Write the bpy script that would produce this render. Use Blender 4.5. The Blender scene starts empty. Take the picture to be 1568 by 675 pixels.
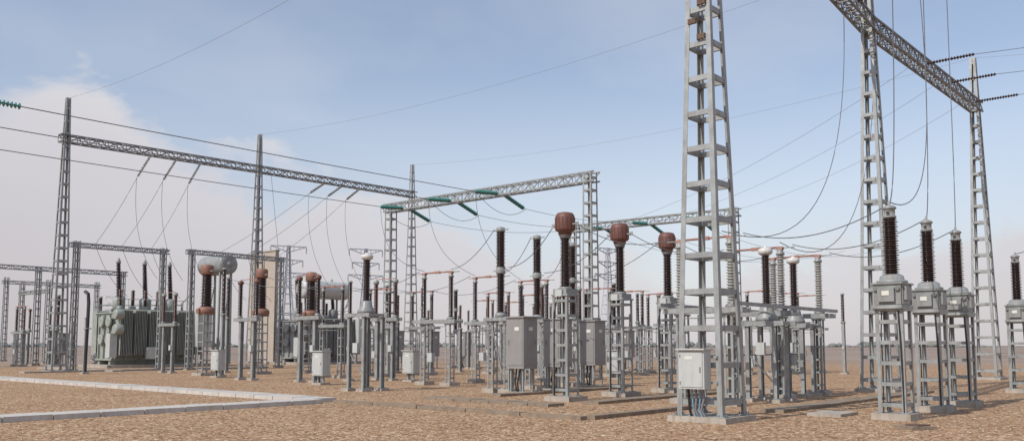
import bpy, math, random
from mathutils import Vector
random.seed(4)
scene = bpy.context.scene
G = math.radians(48.6)          # bearing of the substation grid (rows run along A, bays along B)
A = Vector((0.661, 0.750, 0)); B = Vector((-0.750, 0.661, 0))

# ------------------------------------------------------------------ materials
def mat(name, col, rough=.6, metal=0., var=.15, scale=5., bump=0., dirt=None, dirt_amt=.35, spec=.5, coat=0.):
    m = bpy.data.materials.new(name); m.use_nodes = True
    nt = m.node_tree; n = nt.nodes; l = nt.links
    bs = n["Principled BSDF"]
    tc = n.new("ShaderNodeTexCoord")
    no = n.new("ShaderNodeTexNoise"); no.inputs["Scale"].default_value = scale; no.inputs["Detail"].default_value = 6
    no.inputs["Roughness"].default_value = .65
    l.new(tc.outputs["Object"], no.inputs["Vector"])
    r = n.new("ShaderNodeValToRGB")
    r.color_ramp.elements[0].position = .3; r.color_ramp.elements[1].position = .7
    r.color_ramp.elements[0].color = [max(0, c*(1-var)) for c in col]+[1]
    r.color_ramp.elements[1].color = [min(1, c*(1+var)) for c in col]+[1]
    l.new(no.outputs["Fac"], r.inputs["Fac"])
    out = r.outputs["Color"]
    if dirt:
        mp = n.new("ShaderNodeMapping"); mp.inputs["Scale"].default_value = (3, 3, .6)
        l.new(tc.outputs["Object"], mp.inputs["Vector"])
        n2 = n.new("ShaderNodeTexNoise"); n2.inputs["Scale"].default_value = 2.2; n2.inputs["Detail"].default_value = 8
        l.new(mp.outputs["Vector"], n2.inputs["Vector"])
        r2 = n.new("ShaderNodeValToRGB"); r2.color_ramp.elements[0].position = .5; r2.color_ramp.elements[1].position = .72
        r2.color_ramp.elements[0].color = (0, 0, 0, 1); r2.color_ramp.elements[1].color = (dirt_amt,)*3+(1,)
        l.new(n2.outputs["Fac"], r2.inputs["Fac"])
        mx = n.new("ShaderNodeMix"); mx.data_type = 'RGBA'
        l.new(r2.outputs["Color"], mx.inputs[0]); l.new(out, mx.inputs[6]); mx.inputs[7].default_value = (*dirt, 1)
        out = mx.outputs[2]
    l.new(out, bs.inputs["Base Color"])
    bs.inputs["Roughness"].default_value = rough; bs.inputs["Metallic"].default_value = metal
    bs.inputs["Specular IOR Level"].default_value = spec
    bs.inputs["Coat Weight"].default_value = coat
    if bump:
        bp = n.new("ShaderNodeBump"); bp.inputs["Strength"].default_value = bump; bp.inputs["Distance"].default_value = .02
        l.new(no.outputs["Fac"], bp.inputs["Height"]); l.new(bp.outputs["Normal"], bs.inputs["Normal"])
    return m

M = dict(
 steel=mat("galvanised_steel", (.33, .35, .35), .5, .3, .2, 3, dirt=(.18, .15, .12), dirt_amt=.45),
 steel_d=mat("weathered_steel", (.21, .22, .225), .55, .2, .2, 3, dirt=(.15, .11, .09), dirt_amt=.5),
 tank=mat("grey_paint_tank", (.27, .285, .28), .42, 0, .12, 3, dirt=(.16, .13, .11), dirt_amt=.45),
 cabg=mat("grey_cabinet_paint", (.27, .265, .265), .42, 0, .06, 2, dirt=(.2, .16, .13), dirt_amt=.3),
 cab=mat("cabinet_paint", (.47, .495, .49), .4, 0, .05, 2, dirt=(.3, .26, .22), dirt_amt=.35),
 trafo=mat("transformer_paint", (.31, .34, .31), .5, 0, .1, 2, dirt=(.13, .12, .1), dirt_amt=.5),
 brown=mat("brown_porcelain", (.030, .016, .014), .25, 0, .3, 4, spec=.5, coat=.2),
 redbrown=mat("redbrown_porcelain", (.08, .033, .025), .3, 0, .3, 4),
 grey_ins=mat("grey_polymer", (.29, .29, .27), .55, 0, .12, 4),
 head=mat("red_oxide_paint", (.155, .066, .053), .55, 0, .12, 5, dirt=(.10, .055, .045), dirt_amt=.5),
 head2=mat("orange_oxide_paint", (.24, .12, .085), .55, 0, .12, 5, dirt=(.2, .15, .12), dirt_amt=.5),
 red=mat("red_busbar", (.36, .19, .155), .5, .1, .12, 4),
 white=mat("white_cap", (.60, .60, .58), .45, 0, .06, 4, dirt=(.35, .3, .26), dirt_amt=.3),
 conc=mat("concrete", (.38, .345, .30), .9, 0, .16, 2.5, .3, dirt=(.26, .2, .14), dirt_amt=.8),
 path=mat("path_concrete", (.50, .48, .45), .9, 0, .12, 1.5, .3, dirt=(.36, .28, .2), dirt_amt=.6),
 conc_d=mat("dark_shaded_concrete", (.23, .185, .14), .9, 0, .25, 4, .4, dirt=(.34, .22, .13), dirt_amt=.7),  # dark concrete, its colour lowered further to carry shade along the ditch edges
 wall=mat("beige_render", (.43, .375, .32), .9, 0, .08, .8, .1, dirt=(.3, .25, .2), dirt_amt=.5),
 glass=mat("green_glass", (.05, .21, .18), .25, 0, .2, 8, coat=.2),
 wire=mat("aluminium_conductor", (.13, .13, .14), .6, .2, .1, 4),
 wire_l=mat("thin_conductor", (.24, .24, .26), .6, .2, .1, 4),
 blue=mat("blue_conduit", (.22, .36, .48), .5, 0, .1, 4),
 rust=mat("rusty_steel", (.13, .085, .06), .85, .1, .3, 9),
 black=mat("black_rubber", (.03, .03, .032), .5, 0, .2, 4),
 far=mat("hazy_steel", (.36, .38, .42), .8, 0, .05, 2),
 plate=mat("nameplate", (.65, .65, .6), .4, 0, .1, 20),
)

# ------------------------------------------------------------------ mesh builder
class MB:
    def __init__(s): s.v=[]; s.f=[]; s.m=[]; s.s=[]; s.mats=[]
    def mi(s, k):
        if k not in s.mats: s.mats.append(k)
        return s.mats.index(k)
    def addf(s, faces, k, smooth=False):
        i = s.mi(k)
        for f in faces: s.f.append(f); s.m.append(i); s.s.append(smooth)
    def box8(s, P, k):
        b = len(s.v); s.v += [tuple(p) for p in P]
        s.addf([(b,b+3,b+2,b+1),(b+4,b+5,b+6,b+7),(b,b+1,b+5,b+4),(b+1,b+2,b+6,b+5),(b+2,b+3,b+7,b+6),(b+3,b,b+4,b+7)], k)
    def box(s, c, d, k, rz=0, top=1.):
        x,y,z=c; a,b,h=d[0]/2,d[1]/2,d[2]/2; cs,sn=math.cos(rz),math.sin(rz)
        P=[]
        for zz,t in ((-h,1.),(h,top)):
            for ux,uy in ((-a,-b),(a,-b),(a,b),(-a,b)):
                ux*=t; uy*=t
                P.append((x+ux*cs-uy*sn, y+ux*sn+uy*cs, z+zz))
        s.box8(P,k)
    def bar(s, p, q, w, h, k, side=None):
        p=Vector(p); q=Vector(q); d=(q-p)
        if d.length<1e-6: return
        d.normalize()
        if side is not None: u=Vector(side)-d*Vector(side).dot(d)
        else:
            up=Vector((0,0,1)) if abs(d.z)<.95 else Vector((1,0,0))
            u=d.cross(up)
        u.normalize(); v=u.cross(d)
        P=[]
        for e in (p,q):
            for a,b in ((-1,-1),(1,-1),(1,1),(-1,1)): P.append(e+u*a*w/2+v*b*h/2)
        s.box8(P,k)
    def prism(s, p, q, poly0, poly1, k):
        b=len(s.v); n=len(poly0)
        s.v += [tuple(Vector(p)+a) for a in poly0]+[tuple(Vector(q)+a) for a in poly1]
        s.addf([(b+i,b+(i+1)%n,b+n+(i+1)%n,b+n+i) for i in range(n)]+[tuple(b+i for i in range(n))[::-1],tuple(b+n+i for i in range(n))],k)
    def lathe(s, p, prof, k, seg=16, axis=(0,0,1), smooth=True):
        p=Vector(p); ax=Vector(axis).normalized()
        t=Vector((1,0,0)) if abs(ax.x)<.9 else Vector((0,1,0))
        u=ax.cross(t).normalized(); v=ax.cross(u)
        b=len(s.v)
        for r,h in prof:
            for i in range(seg):
                a=2*math.pi*i/seg
                s.v.append(tuple(p+ax*h+u*(r*math.cos(a))+v*(r*math.sin(a))))
        n=len(prof); F=[]
        for j in range(n-1):
            for i in range(seg):
                F.append((b+j*seg+i,b+j*seg+(i+1)%seg,b+(j+1)*seg+(i+1)%seg,b+(j+1)*seg+i))
        s.addf(F,k,smooth)
        s.addf([tuple(b+i for i in range(seg))[::-1],tuple(b+(n-1)*seg+i for i in range(seg))],k)
    def cyl(s,p,r,h,k,seg=16,axis=(0,0,1)):
        s.lathe(p,[(r,0),(r,h)],k,seg,axis)
    def insul(s,p,h,rc,R,n,k,seg=16,axis=(0,0,1),taper=1.):
        pr=[(rc,0)]; pt=h/n
        for i in range(n):
            z=i*pt; R2=(R if i%2==0 else R*.9)*(1+(taper-1)*i/n)
            r2=rc*(1+(taper-1)*i/n)
            pr+=[(r2,z+.10*pt),(R2,z+.30*pt),(R2,z+.42*pt),(r2,z+.85*pt)]
        pr.append((rc*taper,h)); s.lathe(p,pr,k,seg,axis)
    def tube(s,pts,r,k,seg=5):
        pts=[Vector(a) for a in pts]; b=len(s.v); n=len(pts)
        for i,p in enumerate(pts):
            d=(pts[min(i+1,n-1)]-pts[max(i-1,0)]).normalized()
            t=Vector((0,0,1)) if abs(d.z)<.9 else Vector((1,0,0))
            u=d.cross(t).normalized(); v=u.cross(d)
            for j in range(seg):
                a=2*math.pi*j/seg; s.v.append(tuple(p+u*r*math.cos(a)+v*r*math.sin(a)))
        s.addf([(b+i*seg+j,b+i*seg+(j+1)%seg,b+(i+1)*seg+(j+1)%seg,b+(i+1)*seg+j) for i in range(n-1) for j in range(seg)],k,True)
    def string(s,p,q,n=12,k='glass',R=.13):
        p=Vector(p); q=Vector(q); d=q-p; L=d.length; d.normalize(); s.insul(p,L,.03,R,n,k,10,d)
    def lattice(s,cx,cy,z0,z1,w0,w1,ang,k,leg=.08,step=.8,plate=.1,dep=.045,diag=False,off=0.3):
        ux=Vector((math.cos(ang),math.sin(ang),0)); uy=Vector((-math.sin(ang),math.cos(ang),0)); c=Vector((cx,cy,0)); t=.012
        def W(z): return w0+(w1-w0)*(z-z0)/(z1-z0)
        def P(z,sx,sy): w=W(z)/2; return c+ux*sx*w+uy*sy*w+Vector((0,0,z))
        for sx in(-1,1):
            for sy in(-1,1):
                ex=-ux*sx; ey=-uy*sy
                l0=leg; l1=min(leg,w1*.42)
                def pl(q): return [Vector((0,0,0)),ex*q,ex*q+ey*t,ex*t+ey*t,ex*t+ey*q,ey*q]
                s.prism(P(z0,sx,sy),P(z1,sx,sy),pl(l0),pl(l1),k)
        z=z0+off; i=0
        while z<z1-.1:
            w=W(z)/2
            for sy in(-1,1):
                o=uy*(-sy)*(dep/2+.015)
                s.bar(P(z,-1,sy)+o+ux*.016,P(z,1,sy)+o-ux*.016,dep,plate,k)
            zz=z
            for sx in(-1,1):
                o=ux*(-sx)*(dep/2+.015)
                s.bar(P(zz,sx,-1)+o+uy*.07,P(zz,sx,1)+o-uy*.07,dep,plate,k)
            if diag and z+step<z1-.1:
                f=1 if i%2 else -1
                for sy in(-1,1):
                    o=uy*(-sy)*.03; s.bar(P(z,-f,sy)+o,P(z+step,f,sy)+o,.035,.035,k)
                for sx in(-1,1):
                    o=ux*(-sx)*.03; s.bar(P(z,sx,-f)+o,P(z+step,sx,f)+o,.035,.035,k)
            z+=step; i+=1
    def truss(s,p,q,b,h,k,panel=.55,ch=.07,dg=.04):
        p=Vector(p); q=Vector(q); d=(q-p); L=d.length; d.normalize()
        sd=d.cross(Vector((0,0,1))).normalized(); up=Vector((0,0,1))
        C={}
        for a in(-1,1):
            for c in(-1,1):
                o=sd*a*b/2+up*c*h/2; C[(a,c)]=o; s.bar(p+o,q+o,ch,ch,k)
        n=max(2,int(L/panel)); 
        for i in range(n):
            e0=p+d*(L*i/n); e1=p+d*(L*(i+1)/n)
            for (c1,c2) in (((-1,-1),(-1,1)),((1,-1),(1,1)),((-1,1),(1,1)),((-1,-1),(1,-1))):
                a,bb=(c1,c2) if i%2 else (c2,c1)
                s.bar(e0+C[a],e1+C[bb],dg,dg,k)
                s.bar(e0+C[a],e0+C[bb],dg*.8,dg*.8,k)
    def mesh(s,name):
        me=bpy.data.meshes.new(name); me.from_pydata(s.v,[],s.f)
        for k in s.mats: me.materials.append(M[k])
        me.polygons.foreach_set("material_index",s.m); me.polygons.foreach_set("use_smooth",s.s)
        me.update(); return me
def put(me,name,loc=(0,0,0),rz=0.,bevel=0):
    o=bpy.data.objects.new(name,me); o.location=loc if len(loc)==3 else (loc[0],loc[1],0); o.rotation_euler=(0,0,rz)
    scene.collection.objects.link(o)
    if bevel:
        b=o.modifiers.new("bevel",'BEVEL'); b.width=bevel; b.segments=1; b.limit_method='ANGLE'; b.angle_limit=math.radians(60)
    return o
def V(x,y,z=0): return Vector((x,y,z))

# ------------------------------------------------------------------ gantries
def gantry(cols,ztop,zb,w0,w1,k='steel',beams=None,ang=G,step=.8,bb=.5,bh=.45,plate=.1,leg=.085,foot=.12,panel=.55,diag=False,beamk=None,dep=.045):
    mb=MB()
    for (x,y) in cols:
        mb.lattice(x,y,foot,ztop,w0,w1,ang,k,leg=leg,step=step,plate=plate,diag=diag,dep=dep)
        mb.box((x,y,foot/2-.1),(w0*1.32,w0*1.32,foot+.2),'conc',ang,.96)
        for sx in(-1,1):
            for sy in(-1,1):
                c=V(x,y)+A*sx*w0*.46+B*sy*w0*.46
                mb.box((c.x,c.y,foot+.014),(.26,.26,.022),k,ang)
                for a,b in ((.08,.08),(-.08,.08),(.08,-.08),(-.08,-.08)):
                    mb.cyl((c.x+a,c.y+b,foot+.02),.015,.05,'steel_d',6)
    for i in range(len(cols)-1):
        a=Vector((*cols[i],zb)); b=Vector((*cols[i+1],zb)); d=(b-a).normalized()
        e0=a-d*.4 if i==0 else a+d*0.02
        e1=b+d*.4 if i==len(cols)-2 else b-d*0.02
        mb.truss(e0,e1,bb,bh,beamk or k,panel)
    return mb
T1=(4.4,19.5); T2=(13.2,31.6); T3=(23.0,42.7)
mb=gantry([T1,T2,T3],15.9,13.45,1.1,.26,step=.8,plate=.12,leg=.12,dep=.06,beamk='steel_d')
c=V(*T1)
for z,yy in ((8.55,-.1),(8.95,.12),(9.35,-.12),(10.1,0)):
    p=c-A*.34+B*yy+V(0,0,z); mb.box(p,(.06,.2,.12),'rust',G)
put(mb.mesh("steel_gantry"),"steel_gantry")
L1=(-27.9,54); L2=(-18.6,63.6); L3=(-8.6,74.5)
mb=gantry([L1,L2,L3],17.1,14.5,.95,.26,beamk='steel_d',plate=.12,leg=.11)
put(mb.mesh("steel_gantry"),"steel_gantry")
ML=(-7.2,51.7); MR=(3.78,42.0)
mb=gantry([ML,MR],10.0,9.75,.62,.5,step=.62,diag=False)
put(mb.mesh("steel_gantry"),"steel_gantry")
NL=(4.4,60.6); NR=(13.5,53.0)
mb=gantry([NL,NR],10.0,9.7,.62,.5,step=.62)
put(mb.mesh("steel_gantry"),"steel_gantry")
mb=gantry([(-27.3,54.7),(-23.5,58.8)],8.15,7.9,.4,.34,step=.5,bb=.25,bh=.25,panel=.35)
put(mb.mesh("steel_gantry"),"steel_gantry")
mb=gantry([(-21.6,58.9),(-17.0,64.2)],8.1,7.9,.4,.34,step=.5,bb=.25,bh=.25,panel=.35)
put(mb.mesh("steel_gantry"),"steel_gantry")
mb=gantry([(-43.5,66.5),(-39,72),(-34.3,77)],8.1,7.9,.5,.4,step=.6,bb=.3,bh=.3,panel=.5)
put(mb.mesh("steel_gantry"),"steel_gantry")
mb=gantry([(-47,84),(-42.5,80.3)],7.6,6.6,.5,.4,step=.6,bb=.3,bh=.3,panel=.5)
put(mb.mesh("steel_gantry"),"steel_gantry")
mb=gantry([(-52,90),(-46.0,97)],8.6,8.1,.5,.4,step=.6,bb=.3,bh=.3,panel=.5)
put(mb.mesh("steel_gantry"),"steel_gantry")
# gantry at the far end of the incoming line (out of frame to the left)
E=[V(*ML)-A*42, V(*MR)-A*42]
mb=gantry([(E[0].x,E[0].y),(E[1].x,E[1].y)],10.0,9.75,.62,.5,step=.62)
put(mb.mesh("steel_gantry"),"steel_gantry")

# ------------------------------------------------------------------ equipment meshes (local x = A, y = B)
def stand(mb,w,z1,step=.5,k='steel',foot=.15,fw=None,plate=.07,leg=.065,x=0,y=0):
    mb.box((x,y,foot/2-.1),((fw or w*1.5),(fw or w*1.5),foot+.2),'conc',0,.97)
    mb.lattice(x,y,foot,z1,w,w,0,k,leg=leg,step=step,plate=plate,off=.18)
    mb.box((x,y,z1+.02),(w+.06,w+.06,.05),k)
    for sx in(-1,1):
        for sy in(-1,1): mb.box((x+sx*w/2*.95,y+sy*w/2*.95,foot+.011),(.16,.16,.02),k)
def hpost(mb,x,y,z1,w=.15,k='steel'):
    mb.box((x,y,.0),(.42,.42,.2),'conc',0,.9)
    mb.box((x-w/2,y,z1/2+.05),(.012,w,z1-.1),k); mb.box((x+w/2,y,z1/2+.05),(.012,w,z1-.1),k); mb.box((x,y,z1/2+.05),(w-.014,.012,z1-.1),k)
    mb.box((x,y,.115),(.26,.26,.02),k); mb.box((x,y,z1+.01),(.24,.24,.02),k)

def vt_mesh(seg=20,n=24):
    mb=MB(); stand(mb,.6,2.42,step=.46,fw=.86,leg=.085,plate=.085)
    mb.box((0,0,2.5),(.84,.64,.08),'steel')
    mb.box((0,0,2.78),(.76,.6,.46),'tank'); mb.box((0,0,3.02),(.84,.68,.035),'tank')
    mb.box((-.1,-.34,2.8),(.34,.1,.3),'tank'); mb.box((-.42,0,2.76),(.1,.36,.3),'tank'); mb.box((-.475,0,2.8),(.012,.16,.1),'plate')
    for s_ in(-1,1):
        mb.lathe((-.38,s_*.24,2.9),[(.05,0),(.05,.05)],'steel_d',8,(-1,0,0)); mb.bar((s_*.3,-.31,2.56),(s_*.3,-.31,3.0),.03,.03,'tank')
    for a in range(12):
        an=a*math.pi/6; mb.cyl((.27*math.cos(an),.27*math.sin(an),3.035),.02,.06,'steel_d',6)
    mb.lathe((0,0,3.035),[(.33,0),(.33,.06),(.27,.07),(.25,.16),(.2,.2)],'tank',seg)
    mb.insul((0,0,3.22),1.3,.115,.185,n,'brown',seg,taper=.93)
    mb.lathe((0,0,4.52),[(.14,0),(.15,.04),(.12,.06),(.12,.2),(.15,.21),(.15,.25),(.09,.29),(.03,.31)],'tank',seg)
    mb.box((0,0,4.86),(.05,.05,.1),'steel'); mb.box((-.16,0,4.66),(.14,.07,.02),'steel')
    mb.tube([(-.3,-.2,2.5),(-.31,-.24,1.6),(-.29,-.26,.15)],.022,'black')
    mb.tube([(-.26,.16,2.5),(-.24,.2,1.9),(-.26,.18,1.2),(-.25,.2,.15)],.015,'black')
    return mb.mesh("voltage_transformer")
vt=vt_mesh()
for p in ((8.6,19.8),(10.55,22.15),(12.3,24.15),(17.75,30.8),(19.9,33.1)):
    put(vt,"voltage_transformer",p,G)

def ct_mesh():
    mb=MB(); stand(mb,.56,3.12,step=.44,fw=.95,leg=.08,plate=.08)
    mb.box((0,0,3.24),(.56,.5,.17),'tank'); mb.box((-.3,0,3.2),(.1,.25,.2),'cab')
    mb.lathe((0,0,3.325),[(.2,0),(.2,.05),(.15,.07)],'tank',18)
    mb.insul((0,0,3.4),1.46,.115,.175,25,'brown',18,taper=.92)
    mb.lathe((0,0,4.86),[(.15,0),(.17,.03),(.17,.08),(.2,.1)],'steel_d',18)
    mb.lathe((0,0,4.96),[(.20,0),(.21,.10),(.28,.13),(.30,.18),(.30,.52),(.285,.60),(.24,.67),(.12,.70),(.03,.71)],'head',20)
    for a in range(16):
        an=a*math.pi/8; mb.box((.302*math.cos(an),.302*math.sin(an),5.31),(.02,.025,.36),'head',an)
    mb.bar((0,-.44,5.28),(0,-.28,5.28),.07,.04,'tank'); mb.bar((0,.28,5.28),(0,.44,5.28),.07,.04,'tank')
    mb.box((0,-.45,5.28),(.02,.12,.12),'steel'); mb.box((0,.45,5.28),(.02,.12,.12),'steel')
    mb.tube([(-.2,.1,3.2),(-.3,.2,2.6),(-.3,.22,.15)],.022,'black')
    return mb.mesh("current_transformer")
ct=ct_mesh()
for p in ((1.61,26.4),(3.56,28.8),(5.55,31.2)): put(ct,"current_transformer",p,G)

def cta_mesh():
    mb=MB(); stand(mb,.6,3.3,step=.5,fw=1.0)
    mb.lathe((0,0,3.35),[(.42,0),(.47,.06),(.47,.26),(.42,.34),(.3,.4)],'head2',18)
    mb.box((-.45,0,3.5),(.15,.3,.25),'head2')
    mb.insul((0,0,3.75),1.75,.24,.33,20,'brown',16,taper=.9)
    mb.lathe((0,0,5.50),[(.3,0),(.34,.06),(.35,.45),(.32,.52),(.2,.56),(.03,.58)],'head2',16)
    mb.bar((0,-.6,5.7),(0,.6,5.7),.07,.05,'steel')
    return mb.mesh("current_transformer")
cta=cta_mesh()
for p in ((-16.8,48.2),(-14.5,50.7),(-12.2,53.2)): put(cta,"current_transformer",p,G)

def cb_mesh():
    mb=MB()
    for y in(-.38,.38): stand(mb,.26,2.45,step=.42,fw=.55,y=y,leg=.06,plate=.06)
    mb.box((0,0,2.55),(.5,1.2,.12),'steel')
    mb.bar((-.12,-.3,.3),(-.12,.3,2.3),.03,.03,'steel')
    mb.box((0,-.98,1.72),(.72,.78,1.72),'cabg'); mb.box((0,-.98,2.6),(.82,.88,.05),'cabg')
    mb.box((-.368,-.98,1.72),(.014,.66,1.5),'cabg'); mb.box((-.385,-.72,1.75),(.02,.03,.16),'steel_d')
    mb.box((0,-1.378,1.72),(.6,.014,1.5),'cabg'); mb.box((.22,-1.39,1.75),(.03,.02,.16),'steel_d')
    mb.box((-.38,-1.08,2.2),(.008,.2,.12),'plate'); mb.box((0,-1.388,2.2),(.2,.008,.12),'plate')
    for yy in(-1.25,-.72):
        mb.bar((-.25,yy,.06),(-.25,yy,.86),.06,.06,'steel'); mb.bar((.25,yy,.06),(.25,yy,.86),.06,.06,'steel')
    mb.box((0,-.98,.0),(.8,.8,.16),'conc')
    mb.lathe((0,0,2.61),[(.2,0),(.2,.12),(.15,.18)],'tank',16)
    mb.insul((0,0,2.79),1.35,.1,.16,22,'brown',16)
    mb.lathe((0,0,4.14),[(.16,0),(.17,.05),(.17,.2),(.15,.24)],'tank',16)
    mb.insul((0,0,4.38),1.25,.12,.175,20,'brown',16)
    mb.lathe((0,0,5.63),[(.15,0),(.16,.05),(.16,.14),(.06,.18)],'tank',16)
    mb.bar((0,-.35,5.7),(0,.3,5.7),.06,.03,'steel'); mb.bar((0,-.3,4.26),(0,.35,4.26),.06,.03,'steel')
    mb.tube([(-.2,-1.1,.9),(-.24,-1.0,.4),(-.2,-1.0,.05)],.03,'black'); mb.tube([(-.1,-.85,.9),(-.14,-.8,.4),(-.1,-.85,.05)],.03,'black')
    return mb.mesh("circuit_breaker")
cb=cb_mesh()
for p in ((-.4,30.8),(.95,33.1),(2.45,35.6)): put(cb,"circuit_breaker",p,G)
for p in ((-8.6,60.5),(-6.4,63),(-4.2,65.4),(6.8,58.5),(-37.5,72.5),(-35.2,75)): put(cb,"circuit_breaker",p,G)

def disc_mesh(k,R,cap='tank',seg=14):
    mb=MB()
    for y in(.05,1.55): stand(mb,.28,2.48,step=.42,fw=.6,y=y,leg=.06,plate=.06)
    for x in(-.22,.22): mb.bar((x,-.45,2.62),(x,2.05,2.62),.07,.15,'steel')
    for y in(-.4,0,.8,1.6,2.0): mb.bar((-.18,y,2.60),(.18,y,2.60),.08,.1,'steel')
    for y in(0,1.6):
        mb.lathe((0,y,2.655),[(.17,0),(.17,.1),(.11,.14)],'steel_d',seg)
        mb.insul((0,y,2.8),1.62,R*.6,R,20,k,seg)
        mb.lathe((0,y,4.42),[(R,0),(R*1.05,.05),(R*.7,.1),(R*.7,.17)],cap,seg)
    mb.cyl((0,.03,4.66),.033,1.54,'red',8,(0,1,0)); mb.box((0,.8,4.66),(.09,.3,.1),'red')
    mb.box((0,0,4.63),(.14,.2,.09),'red'); mb.box((0,1.6,4.63),(.14,.2,.09),'red')
    mb.bar((0,-.45,4.64),(0,-.1,4.64),.08,.025,'steel'); mb.bar((0,1.7,4.64),(0,2.0,4.64),.08,.025,'steel')
    mb.tube([(-.25,.9,2.5),(-.25,.9,1.3)],.022,'steel_d'); mb.bar((-.3,0.05,2.4),(-.3,1.6,2.4),.03,.03,'steel_d')
    mb.box((-.24,.9,1.15),(.2,.26,.36),'cab')
    return mb.mesh("disconnector_switch")
dg=disc_mesh('grey_ins',.13,'tank'); db=disc_mesh('brown',.115); dbr=disc_mesh('redbrown',.115)
Gp=[(6.06,24.2),(8.3,27.0),(10.3,29.4)]
for p in Gp: put(dg,"disconnector_switch",p,G)
Dp=[(-2.5,35.9),(-.45,38.2),(1.6,40.5)]
for p in Dp: put(db,"disconnector_switch",p,G)
for j,(sx,sy,n) in enumerate(((-8.6,44.5,3),(-.2,50,3),(5.2,46.5,3),(-2.5,60,3),(14.5,48.5,3),(-40,66,2))):
    for i in range(n):
        put(dbr if j%2 else db,"disconnector_switch",(sx+i*2.05,sy+i*2.33),G+(math.pi if j==3 else 0))

mb=MB()
a=V(*Gp[0]); b=V(*Gp[2])
for off,z in ((-.3,2.79),(1.95,2.79)):
    mb.bar(a+B*off-A*.6+V(0,0,z),b+B*off+A*.7+V(0,0,z),.1,.1,'steel')
mb.tube([a-A*.2+B*.9+V(0,0,1.35),b+A*.2+B*.9+V(0,0,1.35)],.025,'steel_d')
put(mb.mesh("support_beam"),"support_beam")

def cvt_mesh(R=.15,zt=2.75,kk='brown'):
    mb=MB()
    for x in(-.42,.42):
        for y in(-.42,.42): hpost(mb,x,y,zt-.1,.12)
        mb.bar((x,-.7,zt-.02),(x,.7,zt-.02),.08,.14,'steel')
    for y in(-.5,0,.5): mb.bar((-.38,y,zt-.01),(.38,y,zt-.01),.08,.1,'steel')
    mb.bar((-.42,-.42,.5),(-.42,.42,1.4),.03,.03,'steel')
    mb.lathe((0,0,zt+.05),[(.33,0),(.33,.1),(.22,.26),(.2,.42),(.16,.46)],'tank',16)
    mb.insul((0,0,zt+.51),1.5,R*.62,R,24,kk,16)
    mb.lathe((0,0,zt+2.01),[(R*.9,0),(R*1.2,.03),(R*1.5,.06),(R*1.5,.17),(R*1.1,.21),(R*.4,.22),(R*.4,.27)],'white',18)
    mb.box((-.45,0,1.55),(.12,.26,.36),'cab')
    return mb.mesh("capacitor_voltage_transformer")
cvt=cvt_mesh()
put(cvt,"capacitor_voltage_transformer",(-5.33,32.1),G)
cvt2=cvt_mesh(.14,2.3)
for p in ((7.55,26.0),(9.3,28.9)): put(cvt2,"capacitor_voltage_transformer",p,G)

def sa_mesh(h=1.5,zt=2.9,R=.11,k='brown'):
    mb=MB(); hpost(mb,0,0,zt,.16)
    mb.lathe((0,0,zt+.02),[(.14,0),(.14,.07),(.09,.09)],'steel',12)
    mb.insul((0,0,zt+.11),h,R*.62,R,18,k,12)
    mb.lathe((0,0,zt+.11+h),[(R,0),(R,.07),(.03,.12)],'tank',12)
    mb.box((-.1,0,1.5),(.06,.1,.16),'cab')
    return mb.mesh("surge_arrester")
sa=sa_mesh(); sa2=sa_mesh(2.3,3.2,.13); sa3=sa_mesh(1.3,2.6,.1,'redbrown')
for p in ((-17.0,52.5),(-15.2,46.2),(-6.8,52.2),(-5,54.5),(-7.5,40.6),(2.5,46),(4.2,48.3),(19.0,50.4),(7.2,50.3)):
    put(sa2 if p[0]<-14 else sa,"surge_arrester",p,G)
for i in range(15):
    t=random.choice([0,2]); X=-6+random.random()*18; Y=52+random.random()*34
    put((sa,sa2,sa3)[t],"surge_arrester",(round(X,1),round(Y,1)),G)
for i in range(10):
    put(sa3,"surge_arrester",(-40-random.random()*16,72+random.random()*26),G)

def bus_mesh(k='brown',capk='head'):
    mb=MB()
    hpost(mb,0,-.55,2.75,.17); hpost(mb,0,.55,2.75,.17)
    for x in(-.14,.14): mb.bar((x,-1.0,2.86),(x,1.0,2.86),.07,.16,'steel')
    for y in(-.9,0,.9): mb.bar((-.1,y,2.86),(.1,y,2.86),.06,.1,'steel')
    for y in(-.7,.7):
        mb.lathe((0,y,2.945),[(.13,0),(.13,.08),(.1,.1)],'steel',14)
        mb.insul((0,y,3.05),1.5,.075,.125,20,k,14)
        mb.lathe((0,y,4.55),[(.12,0),(.14,.05),(.14,.16),(.04,.2)],capk,14)
    mb.bar((0,-.7,4.78),(0,.7,4.78),.05,.03,'red')
    mb.box((-.15,-.55,1.5),(.12,.22,.3),'cab')
    return mb.mesh("bus_support")
bs=bus_mesh(); bs2=bus_mesh('redbrown','tank')
for p,m in (((-12.6,41.9),bs),((-9.1,39.2),bs),((-6.0,41.6),bs2),((-20.5,52.5),bs2),((9.4,52.6),bs2),((-36,69),bs2),((-42,76),bs),((1.0,45.2),bs2),((3.1,47.6),bs2)):
    put(m,"bus_support",p,G)

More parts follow.
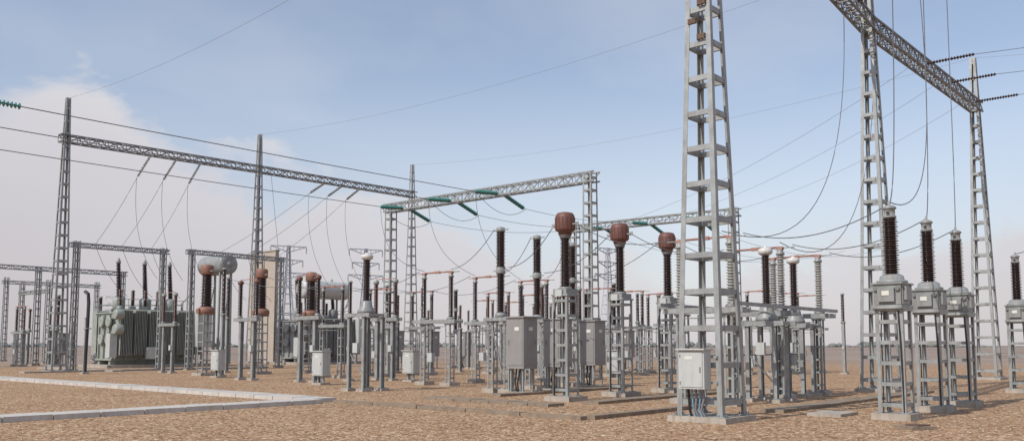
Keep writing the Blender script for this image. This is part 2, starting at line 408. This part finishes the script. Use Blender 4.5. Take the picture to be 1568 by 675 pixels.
# ------------------------------------------------------------------ cabinets
def cabinet(w,d,h,z0,post=True,k='cab',name="control_cabinet"):
    mb=MB()
    mb.box((0,0,z0+h/2),(d,w,h),k); mb.box((-.02,0,z0+h+.02),(d+.1,w+.08,.035),k)
    mb.box((-d/2-.009,0,z0+h/2),(.014,w-.07,h-.08),k)
    mb.box((-d/2-.02,-w*.36,z0+h/2),(.02,.025,.12),'steel_d'); mb.box((-d/2-.019,0.05,z0+h*.8),(.006,w*.3,h*.08),'plate')
    for s in (-1,1): mb.box((-d/2-.018,w*.42,z0+h/2+s*h*.35),(.01,.03,.07),'steel_d')
    if post:
        mb.box((0,0,.02),(.5,.6,.14),'conc'); mb.bar((0,-w*.25,.08),(0,-w*.25,z0),.07,.07,'steel'); mb.bar((0,w*.25,.08),(0,w*.25,z0),.07,.07,'steel')
        for i in range(3): mb.tube([(-.05,-.1+i*.08,z0),(-.07,-.09+i*.07,z0*.5),(-.05,-.1+i*.08,.08)],.018,'black' if i else 'blue')
    return mb.mesh(name)
c1=cabinet(.72,.4,1.0,.38)
for p in ((-8.0,37.0),(-4.6,40.2),(-15.0,45.0),(5.0,42.6)): put(c1,"control_cabinet",p,G)
c2=cabinet(.62,.3,.82,.72,False)
p=V(*T1)-A*.72
put(c2,"control_cabinet",(p.x,p.y,0),G,.006)
mb=MB()
for i in range(5):
    q=V(*T1)-A*(.66)+B*(.2-.09*i)
    mb.tube([q+V(0,0,.72),q+A*.03+V(0,0,.5),q+A*(.05+.04*(i%2))+B*.02*i+V(0,0,.28),q+A*.16+V(0,0,.05)],.022 if i%2 else .03,'blue' if i in(1,3) else ('black' if i==0 else 'wire_l'))
for z in (.85,1.4):
    q=V(*T1)-A*.55; mb.bar(q-B*.45+V(0,0,z),q+B*.45+V(0,0,z),.04,.05,'steel')
put(mb.mesh("cable_conduits"),"cable_conduits")

# ------------------------------------------------------------------ transformers
def trafo(kind):
    mb=MB(); k='trafo' if kind==1 else 'tank'
    mb.box((0,0,.05),(7.6,4.6,.3),'conc')
    for y in(-.8,.8): mb.bar((-3,y,.35),(3,y,.35),.25,.28,k)
    mb.box((0,0,2.1),(6.0,2.3,3.2),k); mb.box((0,0,3.74),(6.2,2.5,.09),k); mb.box((0,0,.55),(6.2,2.5,.12),k)
    for i in range(9):
        mb.box((-2.8+i*.7,-1.2,2.1),(.09,.12,3.0),k); mb.box((-2.8+i*.7,1.2,2.1),(.09,.12,3.0),k)
    for i in range(3): mb.box((-3.06,-.8+i*.8,2.1),(.12,.09,3.0),k)
    mb.box((0,-1.21,2.3),(5.9,.1,.1),k)
    for g in range(6):
        x0=-2.55+g*1.02
        for sy in(-1,1):
            for i in range(8):
                mb.box((x0-.38+i*.11,sy*1.85,2.4),(.03,.75,3.1),k)
            mb.cyl((x0-.45,sy*1.6,3.75),.08,.9,k,8,(1,0,0)); mb.cyl((x0-.45,sy*1.6,.98),.08,.9,k,8,(1,0,0))
            mb.bar((x0,sy*1.15,3.75),(x0,sy*1.6,3.75),.12,.12,k)
    for i,(y,z) in enumerate(((-.9,3.1),(-.9,1.9),(.2,3.1),(.2,1.9))):
        mb.lathe((-3.12,y,z),[(.38,0),(.38,.14),(.3,.16),(.12,.1)],k,14,(-1,0,0))
    for x,z in ((-3.35,3.6),(-3.35,2.6)): mb.lathe((x,-2.1,z),[(.3,0),(.36,.1),(.36,.5),(.3,.6)],k,14,(1,0,0))
    mb.box((-3.3,-1.7,1.5),(.5,.6,1.6),'cab'); mb.box((2.9,-2.5,2.7),(1.1,.5,2.6),'cab'); mb.box((2.9,-2.77,2.7),(1.0,.02,2.5),'cab')
    for s in(-.45,.45): mb.bar((2.9+s,-2.4,.2),(2.9+s,-2.4,1.4),.08,.08,k)
    mb.box((-.9,-2.45,1.0),(.6,.3,.8),'cab')
    for i,x in enumerate((-2.0,-.1,1.8)):
        mb.lathe((x,.3,3.78),[(.42,0),(.42,.9),(.36,1.0),(.25,1.1)],k,14)
        mb.insul((x,.3,4.9),2.4,.13,.21,22,'brown',12,taper=.8,axis=(0,.12,1))
        mb.lathe((x,.3+.285,7.28),[(.16,0),(.17,.1),(.1,.3),(.03,.4)],'tank',10)
    for i,x in enumerate((-2.4,-1.5,-.6,.3)):
        mb.lathe((x,-.75,3.78),[(.22,0),(.22,.4),(.16,.45)],k,12); mb.insul((x,-.75,4.25),1.1,.09,.15,12,'redbrown',10)
    mb.tube([(2.6,.1,3.8),(2.6,.1,4.6),(3.2,.1,5.2),(3.4,.1,6.2)],.07,k,8)
    mb.tube([(-3,.9,3.8),(-3,.9,4.3),(3,.9,4.5)],.05,k,6)
    for i in range(7): mb.box((-2.6+i*.85,-.1+.5*(i%2),3.9),(.3,.25,.25),k)
    mb.bar((-2.8,-1.2,4.0),(2.8,-1.2,4.0),.04,.04,k)
    for i in range(8): mb.bar((-2.8+i*.8,-1.2,3.78),(-2.8+i*.8,-1.2,4.7),.03,.03,k)
    mb.bar((-2.8,-1.2,4.7),(2.8,-1.2,4.7),.035,.035,k)
    if kind==1:
        mb.lathe((5.4,-1.6,7.6),[(.5,0),(.74,.08),(.76,.15),(.76,3.3),(.74,3.4),(.5,3.5)],'tank',22,(0,1,0))
        mb.lathe((5.4,-1.6,7.6),[(.2,0),(.2,.06),(.05,.07)],'tank',12,(0,-1,0))
        for y in(-1.1,1.2):
            for s in(-.5,.5): mb.bar((5.4+s,y,.1),(5.4+s*.9,y,7.0),.14,.14,k)
            mb.bar((4.9,y,6.95),(5.9,y,6.95),.14,.1,k)
            mb.bar((4.95,y,1),(5.85,y,6.4),.06,.06,k)
    else:
        mb.lathe((-2.6,-.9,6.5),[(.5,0),(.78,.08),(.8,.15),(.8,4.7),(.78,4.8),(.5,4.9)],'cab',22,(1,0,0))
        for x in(-1.8,1.6):
            for s in(-.4,.4): mb.bar((x,-.9+s,3.78),(x,-.9+s,5.9),.12,.12,k)
            mb.bar((x,-1.4,5.75),(x,-.4,5.75),.12,.1,k)
    return mb.mesh("power_transformer")
o=put(trafo(1),"power_transformer",(-28.2,68.0),G); o.scale=(1.08,1.08,1.08)
put(trafo(2),"power_transformer",(-17.3,78.5),G)

mb=MB()
mb.box((0,0,5.1),(.35,3.9,10.2),'wall'); mb.box((0,0,10.26),(.5,4.05,.12),'conc')
for y in(-1.95,0,1.95): mb.box((-.22,y*.97,5.0),(.1,.35,10.0),'wall')
put(mb.mesh("firewall"),"firewall",(-22.9,81.0,0),G)

mb=MB()
hpost(mb,0,0,3.2,.16); mb.tube([(0,0,.1),(0,-.14,3.0),(0,-.16,4.1),(0,-.05,4.6),(0,.35,4.75)],.1,'black',8)
mb.box((0,-.14,2.6),(.3,.4,.06),'steel')
put(mb.mesh("cable_riser"),"cable_riser",(-24.6,50.8,0),G)

# ------------------------------------------------------------------ distant transmission pylons
def pylon(h):
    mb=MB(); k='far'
    mb.lattice(0,0,0,h*.6,h*.16,h*.06,0,k,leg=.3,step=2.2,plate=.2,dep=.15,diag=True)
    mb.lattice(0,0,h*.6,h,h*.06,h*.03,0,k,leg=.25,step=1.3,plate=.15,dep=.12,diag=True)
    for z,L in ((.99,4.2),(.86,3.4),(.74,4.4)):
        for s in(-1,1):
            mb.bar((0,0,h*z),(s*L,0,h*z),.2,.2,k); mb.bar((0,0,h*z-1.4),(s*L,0,h*z),.18,.18,k)
            for t in (.3,.6,.85): mb.bar((s*L*t,0,h*z),(s*L*t,0,h*z-1.4*(1-t)),.1,.1,k)
            mb.insul((s*L,0,h*z-1.6),1.5,.08,.2,6,k,6)
    return mb.mesh("transmission_pylon")
py=pylon(25)
put(py,"transmission_pylon",(-52.5,205),.5); put(py,"transmission_pylon",(-35.5,212),.5); put(py,"transmission_pylon",(23,210),.7)
put(py,"transmission_pylon",(-190,420),.4); put(py,"transmission_pylon",(60,520),.7)

# ------------------------------------------------------------------ kerbs, trench covers, slabs
def slabs(p,q,w,h,k,name,L=1.0,gap=.012,z=0):
    mb=MB(); p=V(*p); q=V(*q); d=(q-p); T=d.length; d.normalize(); n=int(T/L); an=math.atan2(d.y,d.x)
    for i in range(n):
        c=p+d*((i+.5)*T/n)
        mb.box((c.x,c.y,z+h/2-.05+random.uniform(-.006,.006)),(T/n-gap,w*random.uniform(.985,1.01),h+.1),k,an+random.uniform(-.004,.004),.985)
    return put(mb.mesh(name),name)
kk=V(-5.45,25.8)
e=kk+B*42; slabs((kk.x,kk.y),(e.x,e.y),.85,.12,'path',"concrete_path")
s0=kk-A*.45-B*.1
e=kk-A*16; slabs((s0.x,s0.y),(e.x,e.y),.85,.12,'path',"concrete_path")
s0=kk-B*.5; e=kk-B*9.4
slabs((s0.x,s0.y),(e.x,e.y),.25,.09,'conc_d',"kerb",1.5)
s1=e+A*.2; e2=e+A*5.0
slabs((s1.x,s1.y),(e2.x,e2.y),.25,.09,'conc_d',"kerb",1.5)
slabs((-2.6,27.4),(1.2,23.9),.7,.08,'conc_d',"trench_cover",.7)
slabs((-.6,28.6),(4.2,34.1),.6,.08,'conc_d',"trench_cover",.7)
slabs((6.4,21.8),(14.5,31.0),.6,.08,'conc_d',"trench_cover",.7)
slabs((2.2,24.9),(7.6,31.0),.55,.08,'conc_d',"trench_cover",.7)
mb=MB(); mb.box((0,0,.03),(.6,.5,.06),'conc_d',.3); mb.box((.05,0,.075),(.35,.3,.03),'rust',.5)
put(mb.mesh("manhole_cover"),"manhole_cover",(8.0,17.6,0))
mb=MB(); mb.box((0,0,.03),(1.1,.8,.08),'conc',0); put(mb.mesh("concrete_slab"),"concrete_slab",(7.6,21.0,0),G)
slabs((-29,52.2),(-18,64.5),.8,.1,'conc',"concrete_path")
slabs((-33.5,63),(-24.5,55),.8,.1,'conc',"concrete_path")

# ------------------------------------------------------------------ wires
def sagpts(p,q,s,n=28):
    p=Vector(p); q=Vector(q)
    return [p.lerp(q,i/n)-V(0,0,4*s*(i/n)*(1-i/n)) for i in range(n+1)]
def bez(p,c,q,n=22):
    p=Vector(p);c=Vector(c);q=Vector(q)
    return [p*(1-t)**2+c*2*t*(1-t)+q*t*t for t in [i/n for i in range(n+1)]]
def wires(lst,name,r=.02,k='wire'):
    mb=MB()
    for pts in lst: mb.tube(pts,r,k,5)
    return put(mb.mesh(name),name)
def lerp2(a,b,u): return V(a[0]+(b[0]-a[0])*u,a[1]+(b[1]-a[1])*u)
mbs=MB(); W=[]
MU=[.09,.36,.60]; Mpt=[]
for u in MU:
    p=lerp2(ML,MR,u)+V(0,0,9.6); Mpt.append(p)
    q=p-A*1.9-V(0,0,.12); mbs.string(p-A*.3,q,16,'glass',.12)
    e=p-A*40; W.append(sagpts(q,e,.1)); mbs.string(e,e-A*1.7,14,'glass',.12)
    q2=p+A*1.9-V(0,0,.55); mbs.string(p+A*.3,q2,16,'glass',.12)
e=Mpt[2]-V(0,0,.15); mbs.string(e-A*23.5,e-A*24.9,12,'glass',.11)
Npt=[]
for u in(.2,.5,.8):
    p=lerp2(NL,NR,u)+V(0,0,9.5); Npt.append(p)
    mbs.string(p-A*.3,p-A*1.9-V(0,0,.1),14,'glass',.12); mbs.string(p+A*.3,p+A*1.9-V(0,0,.5),14,'glass',.12)
put(mbs.mesh("insulator_string"),"insulator_string")
wires(W,"overhead_conductor",.018)
W=[]
for i in range(3):
    a=Mpt[i]+A*1.9-V(0,0,.55); b=Npt[i]-A*1.9-V(0,0,.1)
    W.append(sagpts(a,b,.5))
    W.append(sagpts(Npt[i]+A*1.9-V(0,0,.5),Npt[i]+A*34+V(0,0,1),1.2))
wires(W,"overhead_conductor",.012)
top_D=[V(*p)+V(0,0,4.75) for p in Dp]; far_D=[V(*p)+B*1.6+V(0,0,4.75) for p in Dp]
top_P=[V(-.4,30.8,5.75),V(.95,33.1,5.75),V(2.45,35.6,5.75)]
top_C=[V(1.61,26.4,5.28),V(3.56,28.8,5.28),V(5.55,31.2,5.28)]
top_Gn=[V(*p)+V(0,0,4.72) for p in Gp]; top_Gf=[V(*p)+B*1.6+V(0,0,4.72) for p in Gp]
top_R=[V(8.6,19.8,4.85),V(10.55,22.15,4.85),V(12.3,24.15,4.85),V(17.75,30.8,4.85),V(19.9,33.1,4.85)]
CA=[(-16.8,48.2),(-14.5,50.7),(-12.2,53.2)]
W=[]
for i in range(3):
    W.append(sagpts(top_D[i],top_P[i]+B*.3,.3)); W.append(sagpts(top_P[i]-B*.35-V(0,0,1.4),top_C[i]+B*.45,.3))
    W.append(sagpts(top_C[i]-B*.45,top_Gf[i]+B*.3,.35))
    W.append(sagpts(top_Gn[i]-B*.4,top_R[i],.4))
    m=Mpt[i]+A*.2
    W.append(bez(m-A*2.1-V(0,0,.1),m-V(0,0,1.7),m+A*1.9-V(0,0,.55)))
    W.append(bez(m-A*2.1-V(0,0,.1),m-A*2.0+V(0,0,-3.2),far_D[i]))
    W.append(sagpts(far_D[i]+B*.3,Vector((-8.6+i*2.05,44.5+i*2.33,4.7)),.45))
    W.append(sagpts(Vector((-8.6+i*2.05,44.5+i*2.33,4.7))+B*1.9,V(*CA[i])+V(0,0,5.7),.4))
wires(W,"jumper_cable",.0125)
W=[]
W.append(bez((11.3,29.0,13.2),(11.15,28.6,4.0),top_Gn[0]+V(-.2,.1,.1)))
W.append(bez((13.6,32.0,13.2),(12.6,30.4,3.3),top_Gn[1]+V(0,0,.1)))
Tp=[lerp2(T1,T2,u)+V(0,0,13.3) for u in(.3,.55,.8)]+[lerp2(T2,T3,u)+V(0,0,13.3) for u in(.385,.62,.9)]
mbs=MB(); W2=[]
for i,p in enumerate(Tp):
    q=p-B*2.2; mbs.string(p-B*.4,q,16,'brown',.08); W.append(sagpts(q,p-B*30+V(0,0,.5),.7))
    if i>=3:
        W2.append(sagpts(p+B*.3,Npt[i-3]-A*.3-B*.2,.8))
put(mbs.mesh("insulator_string"),"insulator_string")
for i,d in ((0,3.2),(1,3.2),(2,3.2),(3,6.0),(4,6)):
    p=Tp[i]-B*d-V(0,0,.25); r=top_R[i]
    W.append(bez(p,Vector((p.x*.75+r.x*.25,p.y*.75+r.y*.25,5.2)),r))
W.append(bez((13.05,27.2,12.9),(13.6,27.6,5.4),(8.6,19.8,4.9)))
wires(W,"jumper_cable",.013)
wires(W2,"overhead_conductor",.008,'wire_l')
W=[]
for a,b,s in ((L1,T1,1.2),(L2,T2,1.0),(L3,T3,1.0)):
    W.append(sagpts(Vector((*a,17.1)),Vector((*b,15.9)),s,40))
W.append(sagpts(Vector((*T3,15.9)),Vector((*T3,15.5))-B*30,1)); W.append(sagpts(Vector((*T2,15.9)),Vector((*T2,15.5))-B*30,1))
wires(W,"shield_wire",.007,'wire_l')
W=[]; mbs=MB()
small=[lerp2((-27.3,54.7),(-23.5,58.8),u)+V(0,0,8.05) for u in(.2,.5,.85)]
small2=[lerp2((-21.6,58.9),(-17.0,64.2),u)+V(0,0,8.05) for u in(.3,.6,.95)]
for us,a,b,tg in (((.398,.53,.661),L1,L2,small),((.39,.502,.62),L2,L3,small2)):
    for i,u in enumerate(us):
        p=lerp2(a,b,u)+V(0,0,14.25); d=(tg[i]-p).normalized()
        mbs.string(p,p+d*1.7,14,'grey_ins',.1); W.append(sagpts(p+d*1.7,tg[i],.2))
        W.append(bez(p+d*1.8,p+d*2.3+V(0,0,-4),p+V(.5,.6,-8.2)))
        W.append(bez(tg[i],tg[i]+V(.4,.8,-2.2),tg[i]+V(1.2,2.2,-3.2)))
W.append(sagpts(V(-17.9,64.3,14.3),V(-17.2,64.4,8.2),.05))
for i in range(3):
    c=V(*CA[i])+V(0,0,5.8)
    W.append(sagpts(c,small2[i]-V(0,0,.1),.4))
put(mbs.mesh("insulator_string"),"insulator_string")
wires(W,"jumper_cable",.013)

# ------------------------------------------------------------------ ground
def ground():
    me=bpy.data.meshes.new("gravel_ground"); S=3000
    me.from_pydata([(-S,-S,0),(S,-S,0),(S,S,0),(-S,S,0)],[],[(0,1,2,3)])
    m=bpy.data.materials.new("gravel"); m.use_nodes=True; nt=m.node_tree; n=nt.nodes; l=nt.links; bs=n["Principled BSDF"]
    tc=n.new("ShaderNodeTexCoord")
    vo=n.new("ShaderNodeTexVoronoi"); vo.inputs["Scale"].default_value=17; vo.inputs["Randomness"].default_value=1
    vo2=n.new("ShaderNodeTexVoronoi"); vo2.inputs["Scale"].default_value=43
    l.new(tc.outputs["Object"],vo.inputs["Vector"]); l.new(tc.outputs["Object"],vo2.inputs["Vector"])
    sep=n.new("ShaderNodeSeparateColor"); l.new(vo.outputs["Color"],sep.inputs[0])
    r=n.new("ShaderNodeValToRGB"); cr=r.color_ramp
    cols=[(0,(.13,.075,.042)),(.25,(.29,.175,.10)),(.6,(.42,.268,.157)),(.85,(.51,.352,.222)),(1,(.70,.58,.44))]
    cr.elements[0].position=0; cr.elements[0].color=(*cols[0][1],1); cr.elements[1].position=1; cr.elements[1].color=(*cols[-1][1],1)
    for p,c in cols[1:-1]:
        e=cr.elements.new(p); e.color=(*c,1)
    l.new(sep.outputs[0],r.inputs["Fac"])
    no=n.new("ShaderNodeTexNoise"); no.inputs["Scale"].default_value=.3; no.inputs["Detail"].default_value=9; no.inputs["Roughness"].default_value=.65
    l.new(tc.outputs["Object"],no.inputs["Vector"])
    r2=n.new("ShaderNodeValToRGB"); r2.color_ramp.elements[0].position=.3; r2.color_ramp.elements[1].position=.7
    r2.color_ramp.elements[0].color=(.84,.81,.78,1); r2.color_ramp.elements[1].color=(1.0,1.0,1.0,1)
    l.new(no.outputs["Fac"],r2.inputs["Fac"])
    mu=n.new("ShaderNodeMix"); mu.data_type='RGBA'; mu.blend_type='MULTIPLY'; mu.inputs[0].default_value=1
    l.new(r.outputs["Color"],mu.inputs[6]); l.new(r2.outputs["Color"],mu.inputs[7])
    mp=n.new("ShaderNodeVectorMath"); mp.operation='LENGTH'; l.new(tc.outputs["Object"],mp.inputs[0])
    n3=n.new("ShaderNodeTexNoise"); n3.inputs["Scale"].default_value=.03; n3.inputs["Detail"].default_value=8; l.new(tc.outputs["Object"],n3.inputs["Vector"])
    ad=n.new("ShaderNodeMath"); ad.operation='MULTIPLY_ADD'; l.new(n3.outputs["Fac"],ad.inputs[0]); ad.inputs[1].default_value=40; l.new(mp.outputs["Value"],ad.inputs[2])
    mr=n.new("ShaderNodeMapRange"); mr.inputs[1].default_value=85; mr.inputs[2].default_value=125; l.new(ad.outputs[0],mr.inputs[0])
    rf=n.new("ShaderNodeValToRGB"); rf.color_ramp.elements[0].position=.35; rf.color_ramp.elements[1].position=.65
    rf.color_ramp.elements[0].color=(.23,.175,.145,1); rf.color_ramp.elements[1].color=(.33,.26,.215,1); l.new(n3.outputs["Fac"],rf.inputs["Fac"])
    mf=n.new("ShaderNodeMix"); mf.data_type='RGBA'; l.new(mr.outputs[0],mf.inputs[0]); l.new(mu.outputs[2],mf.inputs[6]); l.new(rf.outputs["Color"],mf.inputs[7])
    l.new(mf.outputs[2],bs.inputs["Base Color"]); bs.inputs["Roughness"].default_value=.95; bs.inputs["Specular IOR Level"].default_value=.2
    b1=n.new("ShaderNodeBump"); b1.inputs["Strength"].default_value=.6; b1.inputs["Distance"].default_value=.025; b1.invert=True
    l.new(vo.outputs["Distance"],b1.inputs["Height"])
    b2=n.new("ShaderNodeBump"); b2.inputs["Strength"].default_value=.3; b2.inputs["Distance"].default_value=.012; b2.invert=True
    l.new(vo2.outputs["Distance"],b2.inputs["Height"]); l.new(b1.outputs["Normal"],b2.inputs["Normal"])
    l.new(b2.outputs["Normal"],bs.inputs["Normal"])
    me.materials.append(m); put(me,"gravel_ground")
ground()
M['st1']=mat("stone_tan",(.43,.28,.17),.9,0,.3,9); M['st2']=mat("stone_dark",(.22,.13,.08),.9,0,.3,9); M['st3']=mat("stone_pale",(.60,.51,.40),.9,0,.2,9)
mb=MB()
for i in range(16000):
    Y=13.5+24*random.random()**1.4; X=(random.random()*2-1)*Y*.62
    s=random.uniform(.008,.02); z=s*.4; b=len(mb.v); a=random.random()*3
    cs,sn=math.cos(a)*s,math.sin(a)*s; q=random.uniform(.6,1)
    mb.v+=[(X+cs,Y+sn,z),(X-sn*q,Y+cs*q,z),(X-cs,Y-sn,z),(X+sn*q,Y-cs*q,z),(X,Y,z+s*.8)]
    mb.addf([(b,b+1,b+4),(b+1,b+2,b+4),(b+2,b+3,b+4),(b+3,b,b+4)],random.choice(['st1','st1','st2','st2','st3']))
put(mb.mesh("gravel_stones"),"gravel_stones")

M['trees']=mat("hazy_foliage",(.19,.20,.19),.95,0,.2,.05)  # greyed base colour, distance haze is painted into it
mb=MB()
for i in range(900):
    X=-700+1400*i/900+random.uniform(-2,2); Y=760+random.uniform(-30,30)
    h=random.uniform(1.2,3.4)*(1+.6*math.sin(i*.05)); w=random.uniform(2,5)
    if random.random()<.25: continue
    mb.lathe((X,Y,-.5),[(w*.7,0),(w,h*.4),(w*.8,h*.8),(w*.3,h*1.1)],'trees',6)
put(mb.mesh("distant_tree_line"),"distant_tree_line")

# ------------------------------------------------------------------ sky and sun
EL=math.radians(44); sd=Vector((-.74,-.67,0)).normalized()
w=bpy.data.worlds.new("World"); scene.world=w; w.use_nodes=True
nt=w.node_tree; n=nt.nodes; l=nt.links; n.clear()
out=n.new("ShaderNodeOutputWorld")
sky=n.new("ShaderNodeTexSky"); sky.sky_type='NISHITA'; sky.sun_disc=False; sky.sun_elevation=EL
sky.sun_rotation=math.atan2(sd.x,sd.y)%(2*math.pi); sky.air_density=1.0; sky.dust_density=.8; sky.ozone_density=1.6
bg=n.new("ShaderNodeBackground"); bg.inputs[1].default_value=.145; l.new(sky.outputs[0],bg.inputs[0])
tc=n.new("ShaderNodeTexCoord"); sx=n.new("ShaderNodeSeparateXYZ"); l.new(tc.outputs["Generated"],sx.inputs[0])
def math_(op,a,b=None,c=None):
    m=n.new("ShaderNodeMath"); m.operation=op
    for i,v in enumerate((a,b,c)):
        if v is None: continue
        if isinstance(v,(int,float)): m.inputs[i].default_value=v
        else: l.new(v,m.inputs[i])
    return m.outputs[0]
def mrange(v,a,b,c,d,smooth=False):
    m=n.new("ShaderNodeMapRange"); l.new(v,m.inputs[0])
    if smooth: m.interpolation_type='SMOOTHSTEP'
    for i,x in enumerate((a,b,c,d)): m.inputs[i+1].default_value=x
    return m.outputs[0]
zt=math_('MULTIPLY_ADD',math_('ABSOLUTE',math_('SUBTRACT',sx.outputs[0],.19)),.26,.095)
mp=n.new("ShaderNodeMapping"); mp.inputs["Scale"].default_value=(1,1,1.8); mp.inputs["Location"].default_value=(.3,.1,.0); l.new(tc.outputs["Generated"],mp.inputs[0])
no=n.new("ShaderNodeTexNoise"); no.inputs["Scale"].default_value=5.5; no.inputs["Detail"].default_value=10; no.inputs["Roughness"].default_value=.58
no.inputs["Distortion"].default_value=.25; l.new(mp.outputs[0],no.inputs[0])
nf=math_('SUBTRACT',no.outputs["Fac"],.5)
d=math_('ADD',math_('SUBTRACT',zt,sx.outputs[2]),math_('MULTIPLY',nf,.30))
cloud=mrange(d,-.03,.06,0,.92,True)
no2=n.new("ShaderNodeTexNoise"); no2.inputs["Scale"].default_value=3; no2.inputs["Detail"].default_value=8; l.new(mp.outputs[0],no2.inputs[0])
wisp=mrange(no2.outputs["Fac"],.45,.78,.20,.45)
haze=mrange(sx.outputs[2],0,.30,.88,.20)
fac=math_('MAXIMUM',math_('MAXIMUM',cloud,wisp),haze)
cr=n.new("ShaderNodeValToRGB"); e=cr.color_ramp.elements
e[0].position=0; e[0].color=(.80,.785,.80,1); e[1].position=1; e[1].color=(.56,.51,.535,1)
x=e.new(.3); x.color=(.69,.66,.685,1)
l.new(mrange(math_('ADD',d,math_('MULTIPLY',nf,-.22)),-.04,.26,0,1),cr.inputs[0])
bg2=n.new("ShaderNodeBackground"); bg2.inputs[1].default_value=1.0; l.new(cr.outputs[0],bg2.inputs[0])
ms=n.new("ShaderNodeMixShader"); l.new(fac,ms.inputs[0]); l.new(bg.outputs[0],ms.inputs[1]); l.new(bg2.outputs[0],ms.inputs[2]); l.new(ms.outputs[0],out.inputs[0])
sl=bpy.data.lights.new("sun",'SUN'); sl.energy=3.5; sl.angle=math.radians(.6); sl.color=(1,.94,.86)
so=bpy.data.objects.new("sun",sl); scene.collection.objects.link(so)
dirv=Vector((-sd.x*math.cos(EL),-sd.y*math.cos(EL),-math.sin(EL)))
so.rotation_euler=dirv.to_track_quat('-Z','Y').to_euler()

# ------------------------------------------------------------------ camera
cd=bpy.data.cameras.new("camera"); cam=bpy.data.objects.new("camera",cd); scene.collection.objects.link(cam)
cam.location=(0,0,1.65); cam.rotation_euler=(math.radians(95),0,0)
cd.sensor_width=36; cd.lens=30.83; cd.shift_y=.0466; cd.clip_end=6000; cd.clip_start=.1
scene.camera=cam
scene.view_settings.view_transform='Standard'; scene.view_settings.look='None'; scene.view_settings.exposure=0
